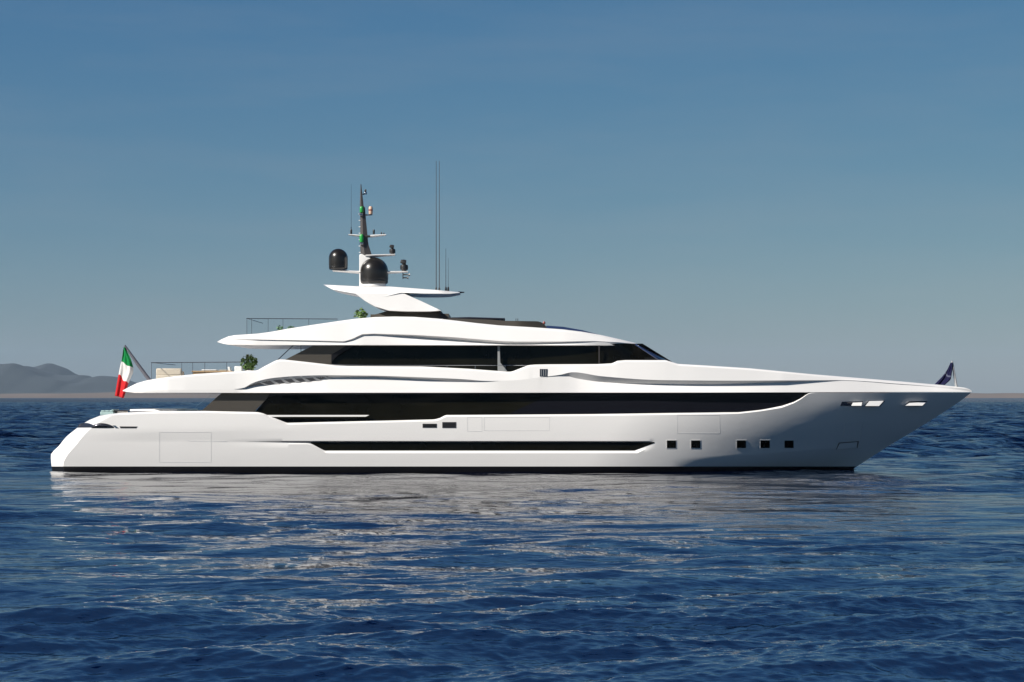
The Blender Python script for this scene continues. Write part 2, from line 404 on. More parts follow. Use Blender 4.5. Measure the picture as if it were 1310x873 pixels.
# ------------------------------------------------------------------ the yacht
yacht = thing("motor_yacht", "long white three deck motor yacht with dark window bands lying on the blue sea", "yacht")

STEM = pchip([(490, 1252), (502, 1243), (517, 1223), (528.6, 1205.5), (552, 1168), (570, 1138), (592.6, 1103), (597, 1096), (603, 1087), (640, 1020)])
S0 = pchip([(500, 176), (524, 152), (528, 142), (531, 130), (540, 110), (549, 97), (560, 84), (570, 76), (583, 65), (597, 66), (640, 78)])
S1 = pchip([(500, 190), (524, 166), (528, 156), (531, 146), (540, 128), (549, 115.5), (560, 105), (570, 97), (583, 86), (594, 81), (640, 92)])
def Bmid(py):
    v = (603 - py) / 101; return 4.6 - 0.42 * max(0, min(1.4, 1 - v)) ** 2.2
def B(px, py):
    bm = Bmid(py); v = min(1.05, max(0, (603 - py) / 101)); st = STEM(py)
    L = 345 + 75 * v; n = 1.95
    q = (st - px) / L
    g = 0 if q <= 0 else (1 if q >= 1 else 1 - (1 - q) ** n)
    b = bm * g
    s0, s1 = S0(py), S1(py)
    if px < s1: b = min(b, 3.25 + (bm - 3.25) * max(0, (px - s0)) / (s1 - s0))
    elif px < s1 + 10: pass
    return b

US = [0.0, 0.34, 0.67] ; NU = 300
def stations(s0, s1, e, n=NU):
    out = [s0, s0 + (s1-s0)*.33, s0 + (s1-s0)*.67, s1]
    a = 170.0; out += [s1 + (a - s1) * k / 14 for k in range(1, 15)]
    z = 1030.0; out += [a + (z - a) * k / n for k in range(1, n+1)]
    out += [z + (e - z) * (1 - (1 - k/60) ** 1.25) for k in range(1, 61)]
    return out

E = lin([(100, 540), (112, 538.5), (122, 534), (131, 531), (150, 528.6), (200, 526.6), (262, 526), (330, 527.5), (337, 529), (345, 532.6), (367, 541.2), (430, 539.8), (500, 538.2), (556, 536.8), (563, 535), (570, 531.2),
         (640, 530.8), (760, 530), (860, 528.6), (920, 527.9), (945, 527.2), (973, 524), (1000, 519.6), (1016, 514.3), (1026, 509), (1032, 504.5), (1036, 502.8), (1250, 502.4)])
h5 = lin([(60, 572), (255, 569), (395, 568.5), (417, 580), (815, 580), (841, 568.5), (870, 570), (940, 569), (1040, 563), (1140, 555)])
h6 = lin([(60, 570), (255, 566.4), (397, 567), (415, 576.6), (812, 576.6), (837, 567), (870, 567), (940, 566), (1040, 560), (1140, 553)])
h7 = lin([(60, 568), (255, 565.6), (320, 565.2), (397, 565.6), (838, 565.6), (870, 564.5), (940, 563), (1040, 557), (1140, 551)])
h8 = lin([(60, 566), (255, 564.9), (320, 564.2), (397, 564.2), (839, 564.4), (870, 562), (940, 560), (1040, 554), (1140, 549)])
dwin = lin([(270, 0), (330, 0.015), (392, 0.05), (417, 0.15), (812, 0.15), (838, 0.0)])
chine = lin([(60, 591), (860, 591), (900, 588.5), (1040, 577.5), (1132, 569.5)])
dchine = lin([(820, 0), (1132, 0.0)])
crease = lin([(60, 560), (135, 553), (250, 550.4), (368, 548.5), (560, 545.5), (800, 548), (1000, 542), (1180, 537)])
dcrease = pchip([(100, 0), (190, 0.05), (270, 0.045), (400, 0.0)])
lipd = lin([(100, 0.12), (330, 0.12), (345, 0.2), (980, 0.2), (1010, .12), (1036, 0.02), (1050, 0.0)])
hull_rows = [  # (py(px), delta b(px))
    (lin([(0, 640), (1300, 640)]), lambda x: -1.9),
    (lin([(0, 614), (1300, 614)]), lambda x: -.35),
    (lin([(0, 603), (1300, 603)]), lin([(860, -.02), (940, -.22), (1000, -.42), (1096, -.35)])),
    (lin([(0, 597), (1300, 597)]), lin([(860, 0), (940, -.20), (1000, -.36), (1096, -.28)])),
    (chine, dchine),
    (h5, lambda x: 0.0), (h6, lambda x: -dwin(x)), (h7, lambda x: -dwin(x)), (h8, lambda x: 0.0),
    (crease, dcrease),
    (lambda x: E(x) + (2.4 if x < 1000 else 2.4 * max(0, (1045 - x) / 45)), lambda x: 0.0),
    (E, lambda x: -lipd(x)),
    (lambda x: E(x) + (4.0 if x < 1000 else 4.0 * max(0.1, (1045 - x) / 45)), lambda x: -lipd(x) - 0.16),
]
def hull_pts(k0, k1, t, n):
    """photo-space row between control rows k0 and k1"""
    (ya, da), (yb, db) = hull_rows[k0], hull_rows[k1]
    def py_(x): return ya(x) * (1 - t) + yb(x) * t
    # start, corner and end of this row along its own height
    ys = py_(70); 
    for _ in range(6): ys = py_(S0(ys))
    yc = py_(90)
    for _ in range(6): yc = py_(S1(yc))
    ye = py_(1150)
    for _ in range(12): ye = py_(STEM(ye))
    st = stations(S0(ys), S1(yc), STEM(ye))
    row = []
    for x in st:
        y = py_(x); d = da(x) * (1 - t) + db(x) * t
        bb = B(x, y)
        fade = min(1, bb / 0.8)
        row.append(at(x, y, max(0.0, bb + d * fade)))
    return row
hull = MB(); rows = []
for k in range(len(hull_rows) - 1):
    sub = {4: 4, 8: 4, 9: 4}.get(k, 1)
    for j in range(sub): rows.append(hull_pts(k, k+1, j / sub, NU))
rows.append(hull_pts(len(hull_rows)-2, len(hull_rows)-1, 1.0, NU))
nbelow = 3
hull.loft(rows[nbelow:])
build("hull", hull, 'white', yacht)
bs = MB(); bs.loft(rows[:nbelow+1]); build("boot_stripe", bs, 'boot', yacht)

def Bd(px, py):
    for k in range(len(hull_rows) - 1):
        ya, da = hull_rows[k]; yb, db = hull_rows[k+1]; y0, y1 = ya(px), yb(px)
        if y1 <= py <= y0:
            t = (y0 - py) / max(1e-6, y0 - y1); return B(px, py) + da(px) * (1 - t) + db(px) * t
    return B(px, py)
# long dark window let into the hull side
w = MB(); w.ribbon(lambda x: h7(x) + .1, lambda x: max(h7(x) + .3, h6(x) - .1), 397.5, 837, lambda x, y: B(x, y) - dwin(x), 0.022, 0.02, n=220)
build("hull_window", w, 'glass', yacht)
# square portholes forward
for i, x in enumerate((859, 890, 948.5, 979, 1009.5)):
    f = MB(); hw, hh = 6.6, 5.6; y = 568.6
    q = lambda a, b_: [(x-a, y-b_), (x+a, y-b_), (x+a, y+b_), (x-a, y+b_)]
    f.patch(q(hw, hh), Bd, 0.012, 0.05, 4, 4)
    p = build("porthole", f, 'white', yacht)
    g = MB(); g.patch(q(hw-.8, hh-.8), Bd, 0.02, 0.03, 4, 4); build("pane", g, 'glass', p)
# two dark vents amidships
for (x0, x1, y0, y1) in ((540.6, 558.6, 542.3, 547.3), (565.8, 583.4, 540.2, 547.6)):
    f = MB(); c = 1.2
    f.patch([(x0, y0), (x1, y0), (x1, y1), (x0, y1)], lambda a, b_: B(a, b_) + .0, 0.02, 0.05, 6, 3)
    p = build("side_vent", f, 'black', yacht, bevel=0.0)
    g = MB()
    for k in range(2):
        yy = y0 + (y1 - y0) * (k + 1) / 3; g.line([(x0+1.5, yy), (x1-1.5, yy)], lambda a, b_: B(a, b_) + .02, 0.03, 0.012)
    build("louvre", g, 'boot', p)
# shell doors and hatches, flush with the plating, each with its seam
def shell_door(poly, name="shell_door", width=0.022, m='seam'):
    mb = MB(); mb.line(poly + [poly[0]], Bd, width, 0.006); return build(name, mb, m, yacht, smooth=False)
def hull_line(pts, name, m, width=.04, d=lambda x, y: 0.0):
    mb = MB(); mb.line(pts, lambda x, y: B(x, y) + d(x, y), width, 0.006); return build(name, mb, m, yacht, smooth=False)
door = MB(); door.patch([(205, 554), (269.5, 554), (269.5, 591), (204, 591)], lambda x, y: B(x, y) + (.012 if y > 560 else .018), 0.0, .03, 14, 10)
def make_door(px0, px1, py0, py1, slant=0.0, d=0.0):
    fr = shell_door([(px0 + slant, py0), (px1 + slant, py0), (px1, py1), (px0, py1)])
    return fr
make_door(204, 270, 553, 591.5)
make_door(598, 616.5, 534, 552); make_door(619.5, 703, 534, 551); make_door(866.5, 920.5, 531, 554.5); make_door(1078, 1100, 541, 562, slant=4)
hull_line([(222, 553.6), (228, 558), (235, 562), (242, 564.2), (255, 564.8), (290, 564.8)], "hull_groove", 'seam', .03)
hull_line([(290, 564.9), (320, 564.9), (360, 565.2), (397, 565.6)], "hull_groove", 'darkseam', .05, lambda x, y: -0.02)
# anchor pocket low on the bow: dark rim painted in for the recess shade
ap = MB(); ap.patch([(1073, 566.5), (1099, 564.5), (1097, 573.5), (1069.5, 575.3)], Bd, 0.012, .05, 6, 3)
p = build("anchor_pocket", ap, 'darkseam', yacht)
ap = MB(); ap.patch([(1074.2, 567.6), (1096.8, 565.8), (1096, 573.5), (1070.4, 575.2)], lambda x, y: Bd(x, y) + 0.03 * (y - 566) / 8, 0.02, .03, 6, 3); build("anchor_plate", ap, 'white', p)
# polished mooring openings under the bow knuckle: dark mouth with an added white plate tilted to catch the sun as a bright lip
def fairlead(mouth, lip, m='white'):
    mb = MB(); mb.patch(mouth, Bd, 0.012, .05, 6, 2); q = build("mooring_opening", mb, 'gun', yacht)
    l = MB(); y0 = min(a[1] for a in lip); y1 = max(a[1] for a in lip)
    l.patch(lip, lambda x, y: B(x, y) + 0.02 + 0.30 * (y - y0) / (y1 - y0), 0.0, .05, 6, 3)
    build("sun_catch_plate", l, m, q)
fairlead([(1077, 514.2), (1104, 513.8), (1102.5, 519.6), (1075, 519.6)], [(1091, 515.4), (1103, 514.9), (1102, 519.3), (1089, 519.3)])
fairlead([(1111, 513), (1132.5, 512.6), (1126, 519.9), (1106, 519.9)], [(1112, 513.4), (1130.5, 513), (1124.5, 519.6), (1107, 519.6)])
fairlead([(1163, 513.6), (1186.5, 513.2), (1180.5, 519.4), (1157.6, 519.4)], [(1163, 515.8), (1185, 514.4), (1180, 519.2), (1158, 519.2)])
# stern mooring gear: dark polished cowls and a slot
def cowl(pts, m, out=0.10):
    """half-round cowl: upper edge bows out of the plating"""
    mb = MB(); n = 16; x0, x1, yb, yt = pts
    for_rows = []
    for k in range(7):
        t = k / 6; row = []
        for i in range(n+1):
            u = i / n; x = x0 + (x1 - x0) * u; hgt = (yb - yt) * (math.sin(math.pi * (u ** 0.8))) ** 0.6
            y = yb - hgt * t; o = out * math.sin(math.pi * t * 0.95) * math.sin(math.pi * u) ** .5
            row.append(at(x, y, B(x, y) + 0.012 + o))
        for_rows.append(row)
    mb.grid(for_rows); return build("mooring_cowl", mb, m, yacht, angle=60)
cowl((99, 123, 547.4, 541.2), 'gun'); cowl((117, 147, 547.8, 541.6), 'gun')
mb = MB(); mb.patch([(144, 544.5), (147.5, 544.5), (152, 548), (148, 548)], Bd, .015, .03, 3, 2); build("chrome_strut", mb, 'chrome', yacht)
mb = MB(); mb.patch([(153, 545.7), (176, 545.9), (174, 548), (154, 548)], Bd, .015, .03, 6, 2); build("mooring_slot", mb, 'black', yacht)

# ---- aft main deck
mb = MB()
xs = [150 + 190 * i / 30 for i in range(31)]
mb.loft([[at(x, 532.4, 4.15) for x in xs], [at(x, 531.4, 4.15) for x in xs]]); build("main_deck", mb, 'teak', yacht)
mb = MB(); xs = [166 + 60 * i / 10 for i in range(11)]
mb.loft([[at(x, 526.5, 3.5) for x in xs], [at(x, 523.8, 3.4) for x in xs]]); build("cockpit_coaming", mb, 'white', yacht, bevel=.03)

# ---- main deck house: solid dark glass box set back under the overhang
def glass_b(x): return B(x, 515) - lin([(230, .5), (330, .45), (900, .34), (980, .26), (1020, .2), (1034, 0.12)])(x)
xs = [322 + (1036 - 322) * i / 160 for i in range(161)]
def dh(y_top, y_bot):
    mb = MB(); k = lin([(322, 1), (352, 1), (1036, 1)])
    top = [(349 + (1037 - 349) * i / 160) for i in range(161)]; bot = [(324 + (1034 - 324) * i / 160) for i in range(161)]
    mb.loft([[at(x, max(E(x) + 3, 506), glass_b(x)) for x in bot], [at(x, 500.5, glass_b(x)) for x in top]])
    return mb
build("main_deck_windows", dh(0, 0), 'glass', yacht)
# bronze wing panel at the after end of the house and pale glass wind break beside it
mb = MB(); mb.prism([(256, 527.5), (284, 502.6), (349, 502.6), (343, 508.5), (324, 528.5)], 4.22, 0.10); build("wing_panel", mb, 'bronze', yacht)
mb = MB(); mb.prism([(243, 527), (246, 524.5), (272, 502.5), (283, 502.5), (256, 527.3)], 4.2, 0.04); build("wind_break", mb, 'clear', yacht)
mb = MB(); mb.prism([(343, 508.5), (352, 506), (600, 504.2), (600, 502.5), (345, 502.5)], 4.3, 0.06); build("window_header", mb, 'boot', yacht)
mb = MB(); mb.prism([(341, 531.2), (470, 531.1), (472.5, 531.3), (468, 533.3), (346, 533.5)], 4.36, 0.10); build("side_rail", mb, 'white', yacht)
# frame line where the forward salon glass starts
mb = MB(); mb.prism([(650, 531), (694, 509.6), (740, 503.0), (980, 503), (1000, 508), (960, 526), (900, 528.5), (655, 531.5)], 4.26, 0.02)
gl2 = MB(); 
gl2.ribbon(lambda x: max(503.0, lin([(650, 530.4), (694, 509.4), (712, 505.5), (745, 503.2)])(x)), lambda x: E(x) + 1.0, 650, 1026, lambda x, y: glass_b(x), 0.02, 0.03, n=120)
M['glass2'] = mat("blue_black_glass", (0.007, 0.007, 0.010), 0.05, spec=0.2)
build("forward_window", gl2, 'glass2', yacht)

# ---- upper body: aft overhang, side bulwark and foredeck in one sweep
UT = lin([(157, 499.6), (160, 498), (165, 495.4), (175, 490.5), (187, 487), (200, 484.6), (225, 481.2), (250, 478.8), (300, 475.4), (329, 474.2), (340, 468), (352, 461.8), (357, 460.2), (364, 460.2), (390, 463), (430, 467.6), (445, 468.4), (470, 468.6),
          (540, 469), (600, 472), (640, 475), (652, 475.8), (656, 475.2), (676, 467.4), (684, 466.6), (700, 466.3), (765, 466), (783, 465), (790, 461.8), (800, 460.9), (852, 461), (860, 463.4), (868, 465.8), (900, 467.6), (960, 471.4), (1040, 479.0),
          (1080, 482.3), (1150, 488), (1200, 492.4), (1234, 496.2), (1241, 498.4), (1243, 500.4)])
UB = lin([(157, 500.6), (162, 501.6), (172, 503), (300, 503.2), (900, 502.8), (1243, 501.8)])
FU = pchip([(157, 500), (240, 499.2), (300, 498), (312, 496.2), (322, 490.8), (332, 487.2), (350, 483.7), (380, 481.3), (415, 480.3), (470, 480.7), (540, 483), (590, 485.2), (626, 487.6), (660, 486.6), (690, 483), (716, 479.8), (733, 476.4), (770, 481.6), (850, 486.6), (940, 487.2), (1076, 486.6), (1150, 491.2), (1200, 495.2), (1243, 500.7)])
FL = pchip([(157, 500.1), (240, 499.4), (300, 498.3), (312, 496.8), (322, 494.6), (332, 493.2), (350, 491.6), (380, 489.4), (405, 487.2), (418, 484.2), (470, 483.0), (540, 486), (590, 488.4), (626, 488.0), (660, 487.1), (690, 483.6), (718, 480.4), (740, 484.8), (770, 489), (830, 491.6), (900, 492.5), (980, 490.4), (1040, 488.0), (1076, 487.1), (1150, 492.0), (1200, 495.9), (1243, 501.1)])
FG = lin([(300, 0), (315, .10), (340, .24), (400, .22), (420, .17), (550, .17), (600, .10), (640, 0.0), (690, 0.0), (716, .05), (740, .17), (775, .23), (900, .23), (1000, .19), (1076, .26), (1150, .30), (1243, .30)])
def BT(px):
    bb = B(px, 502.4) if px > 200 else 4.6
    aft = pchip([(157, 2.9), (163, 3.6), (172, 4.1), (185, 4.45), (215, 4.6)])(px)
    return min(bb, aft) if px < 215 else bb
def ustations():
    out = [157 + 3 * (k/6) for k in range(7)] + [160 + k * 2 for k in range(1, 21)]
    x = 200
    while x < 1036: x += 2.5; out.append(x)
    e = 1243; z = out[-1]
    return out + [z + (e - z) * (1 - (1 - k/60) ** 1.3) for k in range(1, 61)]
US_ = ustations()
deck_y = lambda x: 488.5 if 196 < x < 331 else UT(x) + 4.0
def urow(yf, df):
    r = []
    for x in US_:
        y = yf(x); b0 = BT(x); fade = min(1, b0 / 1.0)
        r.append(at(x, y, max(0.0, b0 + df(x) * fade)))
    return r
lean = lin([(157, .15), (330, .10), (900, .12), (1000, .20), (1090, .50), (1240, .5)])
def clampy(f, lo, hi): return lambda x: min(max(f(x), UT(x) + lo), UB(x) - hi)
rise = lambda x: min(1.0, max(0.05, (UB(x) - UT(x)) / 12.0))
rows = [urow(UB, lambda x: -0.05), urow(lambda x: UB(x) - .45 * rise(x), lambda x: 0.0),
        urow(clampy(FL, .5, .5), lambda x: -FG(x)), urow(clampy(FU, .4, .7), lambda x: .02 * min(1, FG(x) / .1) if x < 1000 else lin([(1000, .02), (1076, -.24), (1243, -.32)])(x)),
        urow(lambda x: min(UT(x) + 2.2 * rise(x), FU(x) - .2), lambda x: -lean(x) * .7), urow(lambda x: UT(x) + 0.7 * rise(x), lambda x: -lean(x) - .03), urow(UT, lambda x: -lean(x) - .13),
        urow(lambda x: UT(x) + .6 * rise(x), lambda x: -lean(x) - .22), urow(lambda x: max(UT(x) + 1, min(deck_y(x), UB(x) - 2)) if x < 1200 else UT(x) + .6 * rise(x), lambda x: -lean(x) - .26)]
mb = MB(); mb.loft(rows); build("upper_bulwark", mb, 'white', yacht, angle=7)
# slanted louvre blades in the side air intake
bl = lambda x, y: BT(x) - FG(x) * max(0, min(1, (y - FU(x)) / max(.5, FL(x) - FU(x))))
mb = MB(); mb.ribbon(lambda x: FU(x) + .3, lambda x: max(FU(x) + .6, FL(x) - .2), 313, 420, bl, 0.012, .03, n=60)
vent = build("air_intake", mb, mat("intake_grey", (0.16, 0.16, 0.17), 0.5), yacht)
for k in range(7):
    x = 330 + k * 13.4
    mb = MB(); yt = FU(x) + 1.0; yb = FL(x + 9) + 0.3
    if yb - yt < 2: continue
    quad = [(x, yt), (x + 3.2, yt), (x + 15.5, yb), (x + 2.5 + 6, yb)]
    mb.patch(quad, lambda a, b_: bl(a, b_) + .035, 0.0, .05, 3, 3); build("louvre_blade", mb, 'white', vent)
# square vent with slats
mb = MB(); sb = lambda x, y: BT(x) - lean(x) * .7 * max(0, min(1, (484 - y) / 16)) + .02
mb.patch([(690.5, 472.3), (700.3, 472.3), (700.3, 481.6), (690.5, 481.6)], sb, .012, .05, 4, 4); v = build("square_vent", mb, 'gun', yacht)
mb = MB()
for k in range(3): mb.line([(692.5 + k*2.9, 473), (692.5 + k*2.9, 481)], lambda x, y: sb(x, y) + .01, .03, .012)
build("slat", mb, 'pillar', v)

# ---- upper deck house
mb = MB(); UH = pchip([(400, 3.75), (720, 3.75), (770, 3.6), (800, 3.2), (825, 2.5), (845, 1.5), (868, .5)])
n = 120
top = [428 + (822 - 428) * i / n for i in range(n+1)]; bot = [412 + (884 - 412) * (i / n) for i in range(n+1)]
mb.loft([[at(x, 478, UH(x)) for x in bot], [at(x, 439.8, UH(x) - .12) for x in top]])
uh = build("upper_deck_windows", mb, 'glass', yacht)
mb = MB(); mb.prism([(364, 460.8), (400, 442.6), (447, 442.6), (424, 456), (424, 467.4)], 3.82, .08); build("wing_panel", mb, 'bronze', yacht)
mb = MB(); mb.prism([(355, 460.2), (374, 442.4), (375.6, 442.4), (356.6, 460.2)], 3.7, .04); build("deck_strut", mb, 'gun', yacht)
mb = MB(); mb.prism([(384.6, 451), (384.6, 442.4), (385.4, 442.4), (385.4, 451)], 3.7, .04); build("deck_strut", mb, 'gun', yacht)
mb = MB(); mb.prism([(424, 463), (424, 454), (443, 442.4), (453, 442.4), (432, 455)], 3.84, .05); build("window_frame", mb, 'boot', yacht)
mb = MB(); mb.prism([(636.6, 474.6), (636.6, 442.2), (639.4, 442.2), (640.2, 464), (649, 475), (640, 475.8)], 3.95, .10); build("window_pillar", mb, 'pillar', yacht, bevel=.02)
mb = MB(); mb.prism([(765.8, 466), (765.8, 442.2), (767, 442.2), (767, 466)], 3.66, .06); build("window_mullion", mb, 'mast', yacht)
# blue tinted windscreen, raked, across the front
mb = MB(); cols = []
for t in (0, .25, .5, .75, 1):
    row = []
    for i in range(13):
        q = -1 + 2 * i / 12; bb = 2.9 * q
        x = (817 + (854 - 817) * t) - (10 + 9 * t) * (abs(q) ** 2.2) * 0.9; y = 442.6 + (462 - 442.6) * t
        P = at(x, y, 0.0); row.append(Vector((P.x + .04, -bb, P.z + .02)))
    cols.append(row)
mb.grid(cols); o = build("windscreen", mb, 'bglass', yacht, angle=60); o.modifiers.new("solid", 'SOLIDIFY').thickness = .06

# side rail with stanchions along the upper side deck
rl = MB(); rl.tube([at(x, 467.6 - (0 if x > 450 else (450 - x) * .045), 4.28) for x in (424, 440, 470, 520, 560, 600, 640, 676, 712)], .014, 6)
rl = build("side_deck_rail", rl, 'chrome', yacht)
for x in (464.5, 500, 536, 572, 608, 646):
    mb = MB(); mb.tube([at(x, UT(x) + 2, 4.28), at(x, 467.6, 4.28)], .012, 6); build("stanchion", mb, 'chrome', rl)

# ---- sun deck roof
RT = lin([(278, 437.2), (283, 434.4), (292, 430.6), (300, 429), (330, 427), (345, 425), (370, 420.5), (400, 415.8), (430, 411.4), (455, 408.0), (480, 405.9), (505, 405.2), (530, 405.6), (560, 407.8), (585, 410.6), (610, 413.6), (640, 416.6), (680, 418.8), (720, 421.6), (745, 424.6), (770, 429), (795, 434.6), (812, 438.6), (817, 440.4)])
RB = lin([(278, 437.8), (284, 439.8), (292, 441.4), (320, 442), (790, 442.4), (817, 441.2)])
RU = lin([(278, 437.3), (300, 434.0), (325, 434.4), (400, 435.8), (440, 436.8), (450, 434), (463, 427.8), (478, 427.0), (530, 428.7), (580, 431.6), (640, 436.6), (660, 437.2), (720, 437.2), (760, 436.4), (790, 438), (817, 440.6)])
RL = lin([(278, 437.6), (300, 434.4), (325, 435.0), (400, 437), (440, 438.2), (452, 435.2), (465, 429.2), (478, 428.4), (530, 431.2), (580, 435.0), (620, 438.4), (650, 440.4), (680, 440.4), (720, 438.8), (760, 436.9), (790, 438.4), (817, 440.9)])
RGp = lin([(300, 0), (330, .04), (440, .06), (463, .07), (490, .10), (540, .22), (600, .26), (660, .24), (720, .12), (765, 0)])
RBb = pchip([(278, 2.4), (284, 3.2), (292, 3.75), (305, 4.05), (330, 4.25), (640, 4.25), (720, 4.05), (770, 3.55), (800, 2.95), (817, 2.3)])
rs = [278 + k * 1.0 for k in range(30)] + [308 + (817 - 308) * k / 200 for k in range(201)]
rr = lambda x: min(1.0, max(.04, (RB(x) - RT(x)) / 14.0))
def rrow(yf, df): return [at(x, yf(x), max(.02, RBb(x) + df(x))) for x in rs]
rclamp = lambda f, lo, hi: (lambda x: min(max(f(x), RT(x) + lo * rr(x)), RB(x) - hi * rr(x)))
inw = lin([(278, .25), (330, .30), (500, .34), (640, .34), (817, .40)])
rows = [rrow(RB, lambda x: -.05), rrow(lambda x: RB(x) - .5 * rr(x), lambda x: 0.0), rrow(rclamp(RL, .6, .7), lambda x: -RGp(x)), rrow(rclamp(RU, .5, .9), lambda x: 0.02),
        rrow(lambda x: RT(x) + 3.0 * rr(x) if RT(x) + 3 * rr(x) < RU(x) - .2 else RU(x) - .2, lambda x: -inw(x) * .55), rrow(lambda x: RT(x) + .8 * rr(x), lambda x: -inw(x) * .85), rrow(RT, lambda x: -inw(x) - .05),
        rrow(lambda x: RT(x) + .5 * rr(x), lambda x: -inw(x) - .2), rrow(lambda x: min(max(RT(x) + .7 * rr(x), 431 if 318 < x < 655 else 0), RB(x) - 1.5 * rr(x)), lambda x: -inw(x) - .25)]
mb = MB(); mb.loft(rows); build("sun_deck", mb, 'white', yacht, angle=9)
# dark wind screen and console on the sun deck
def solid(name, top, bot, b, m, x0, x1, n=40, bevel=0, binset=.1, parent=None):
    tf, bf_ = lin(top), lin(bot); bb = pchip(b); xs = [x0 + (x1 - x0) * i / n for i in range(n+1)]; mb = MB()
    mb.loft([[at(x, bf_(x), bb(x)) for x in xs], [at(x, tf(x), max(.02, bb(x) - binset)) for x in xs]])
    return build(name, mb, m, parent or yacht, bevel=bevel)
solid("sun_deck_windscreen", [(566, 408.5), (580, 407.6), (628, 409.2), (645, 410.6), (688, 411.2), (694, 413), (699, 418)], [(566, 416), (699, 420.5)], [(566, 3.1), (660, 3.1), (699, 2.4)], 'bronze', 566, 699)
solid("console_roof", [(573, 406.4), (600, 405.8), (646, 407.2)], [(573, 407.8), (600, 407.6), (646, 408.4)], [(573, 2.0), (646, 1.8)], 'gun', 573, 646)
solid("skylight", [(699, 416.8), (720, 418.2), (745, 422.6), (766, 428.3)], [(699, 420), (720, 421.4), (745, 425.2), (766, 430)], [(699, 2.5), (766, 2.2)], 'bglass', 699, 766)
mb = MB(); c = at(696, 413, .8); mb.lathe(c, [(.04, -.22), (.04, -.08), (.07, -.08), (.08, 0), (.05, .07), (0, .08)], 12); build("signal_lamp", mb, 'red', yacht)
mb = MB(); 
for x in (660, 662.4): mb.tube([at(x, 411.4, 1.5), at(x, 407.8, 1.5)], .02, 6)
build("antenna_stub", mb, 'black', yacht)

# ---- mast arch
solid("arch_base", [(480, 402.5), (497, 397.6), (560, 398.6), (566, 401.5)], [(474, 407.5), (500, 407), (574, 410)], [(474, 2.0), (574, 1.9)], 'bronze', 474, 574, binset=.25)
mb = MB()
tb = [(455.5, 376.4), (512, 374.6), (566, 397.6)]; 
up = lin([(455.5, 376), (515, 375), (540, 386), (564, 397.4)]); lo = lin([(455.5, 376.6), (467, 385.5), (480, 392.4), (497, 397.8), (520, 398.8), (550, 398.8), (564, 397.8)])
xs = [455.5 + (564 - 455.5) * i / 40 for i in range(41)]
mb.loft([[at(x, lo(x), 2.25) for x in xs], [at(x, lo(x) - .3 * min(1, (lo(x) - up(x)) / 2), 2.32) for x in xs], [at(x, up(x), 2.2) for x in xs]]); build("arch_support", mb, 'white', yacht)
ht = lin([(414, 364.2), (455, 366.2), (500, 366.8), (560, 371.2), (588, 374.0)])
hb = lin([(414, 364.8), (425, 370.4), (440, 373.4), (455, 376), (475, 378.6), (486, 379.9), (494, 379.4), (512, 375.0), (516, 374.9), (540, 375.8), (575, 376.2), (588, 375.0)])
hm = lin([(414, 364.6), (440, 366.6), (455, 367.0), (500, 371), (512, 374.4), (530, 374.2), (588, 374.6)])
hbb = pchip([(414, .7), (430, 1.6), (455, 2.1), (512, 2.25), (560, 2.0), (588, 1.1)])
xs = sorted([414 + (588 - 414) * i / 80 for i in range(81)] + [512, 486])
mb = MB(); mb.loft([[at(x, hb(x), hbb(x) - .25) for x in xs], [at(x, hb(x) - .15, hbb(x)) for x in xs], [at(x, hm(x), hbb(x) - .22) for x in xs], [at(x, ht(x) + .3, hbb(x) - .34) for x in xs], [at(x, ht(x), hbb(x) - .55) for x in xs]])
build("hardtop", mb, 'white', yacht)
mb = MB(); mb.tube([at(586, 374.4, 0), at(594, 374.2, 0)], [.06, .03], 8); build("nose_fitting", mb, 'gun', yacht)

# ---- mast with domes, radars and lights
tw_l = lin([(236, 461.3), (262, 460.4), (283, 461), (318, 461), (328, 461.5), (336, 463)])
tw_r = lin([(236, 462.2), (264, 465.2), (266, 467.0), (282, 468.2), (300, 470), (312, 471), (326, 475.5), (336, 479)])
mb = MB(); ys = [236, 245, 255, 263.5, 266, 275, 282, 292, 300, 308, 314, 320, 326, 336]
rows = []
for y in ys:
    l, r = tw_l(y), tw_r(y); hw = .03 + .2 * (y - 236) / 100
    a = at(l, y, 0); b_ = at(r, y, 0)
    rows.append([Vector((a.x, -hw*.5, a.z)), Vector((a.x*.6+b_.x*.4, -hw, a.z)), Vector((b_.x, -hw*.6, a.z)), Vector((b_.x, hw*.6, a.z)), Vector((a.x*.6+b_.x*.4, hw, a.z)), Vector((a.x, hw*.5, a.z)), Vector((a.x, -hw*.5, a.z))])
mb.grid(rows); build("mast", mb, 'mast', yacht)
solid("mast_foot", [(459.6, 326), (463, 325), (470, 329), (480, 333)], [(459.6, 368), (480, 368)], [(459.6, .3), (480, .3)], 'white', 459.6, 480, binset=.03, bevel=.02)
def spar(name, pts, w0, w1, h, m='white', b=0.0):
    (x0, y0), (x1, y1) = pts; mb = MB(); n = 8; rows = []
    for k in range(n+1):
        t = k / n; p = at(x0 + (x1 - x0) * t, y0 + (y1 - y0) * t, b); w = w0 + (w1 - w0) * t; hh = h * (1 - .45 * t)
        rows.append([p + Vector((0, -w, 0)), p + Vector((0, -w*.6, -hh)), p + Vector((0, w*.6, -hh)), p + Vector((0, w, 0)), p + Vector((0, w*.6, hh*.6)), p + Vector((0, -w*.6, hh*.6)), p + Vector((0, -w, 0))])
    mb.grid(rows); o = len(mb.v) - 7 * (n+1)
    mb.f.append(tuple(range(0, 6))); mb.m.append(0); mb.f.append(tuple(range(7*n, 7*n+6))); mb.m.append(0)
    return build(name, mb, m, yacht)
spar("crossbar", [(462, 302), (446, 300.4)], .22, .10, .075)
spar("crossbar", [(474, 302.2), (494, 300.6)], .22, .10, .085); spar("crossbar_root", [(467, 302.4), (476, 302.3)], .2, .2, .09, 'mast')
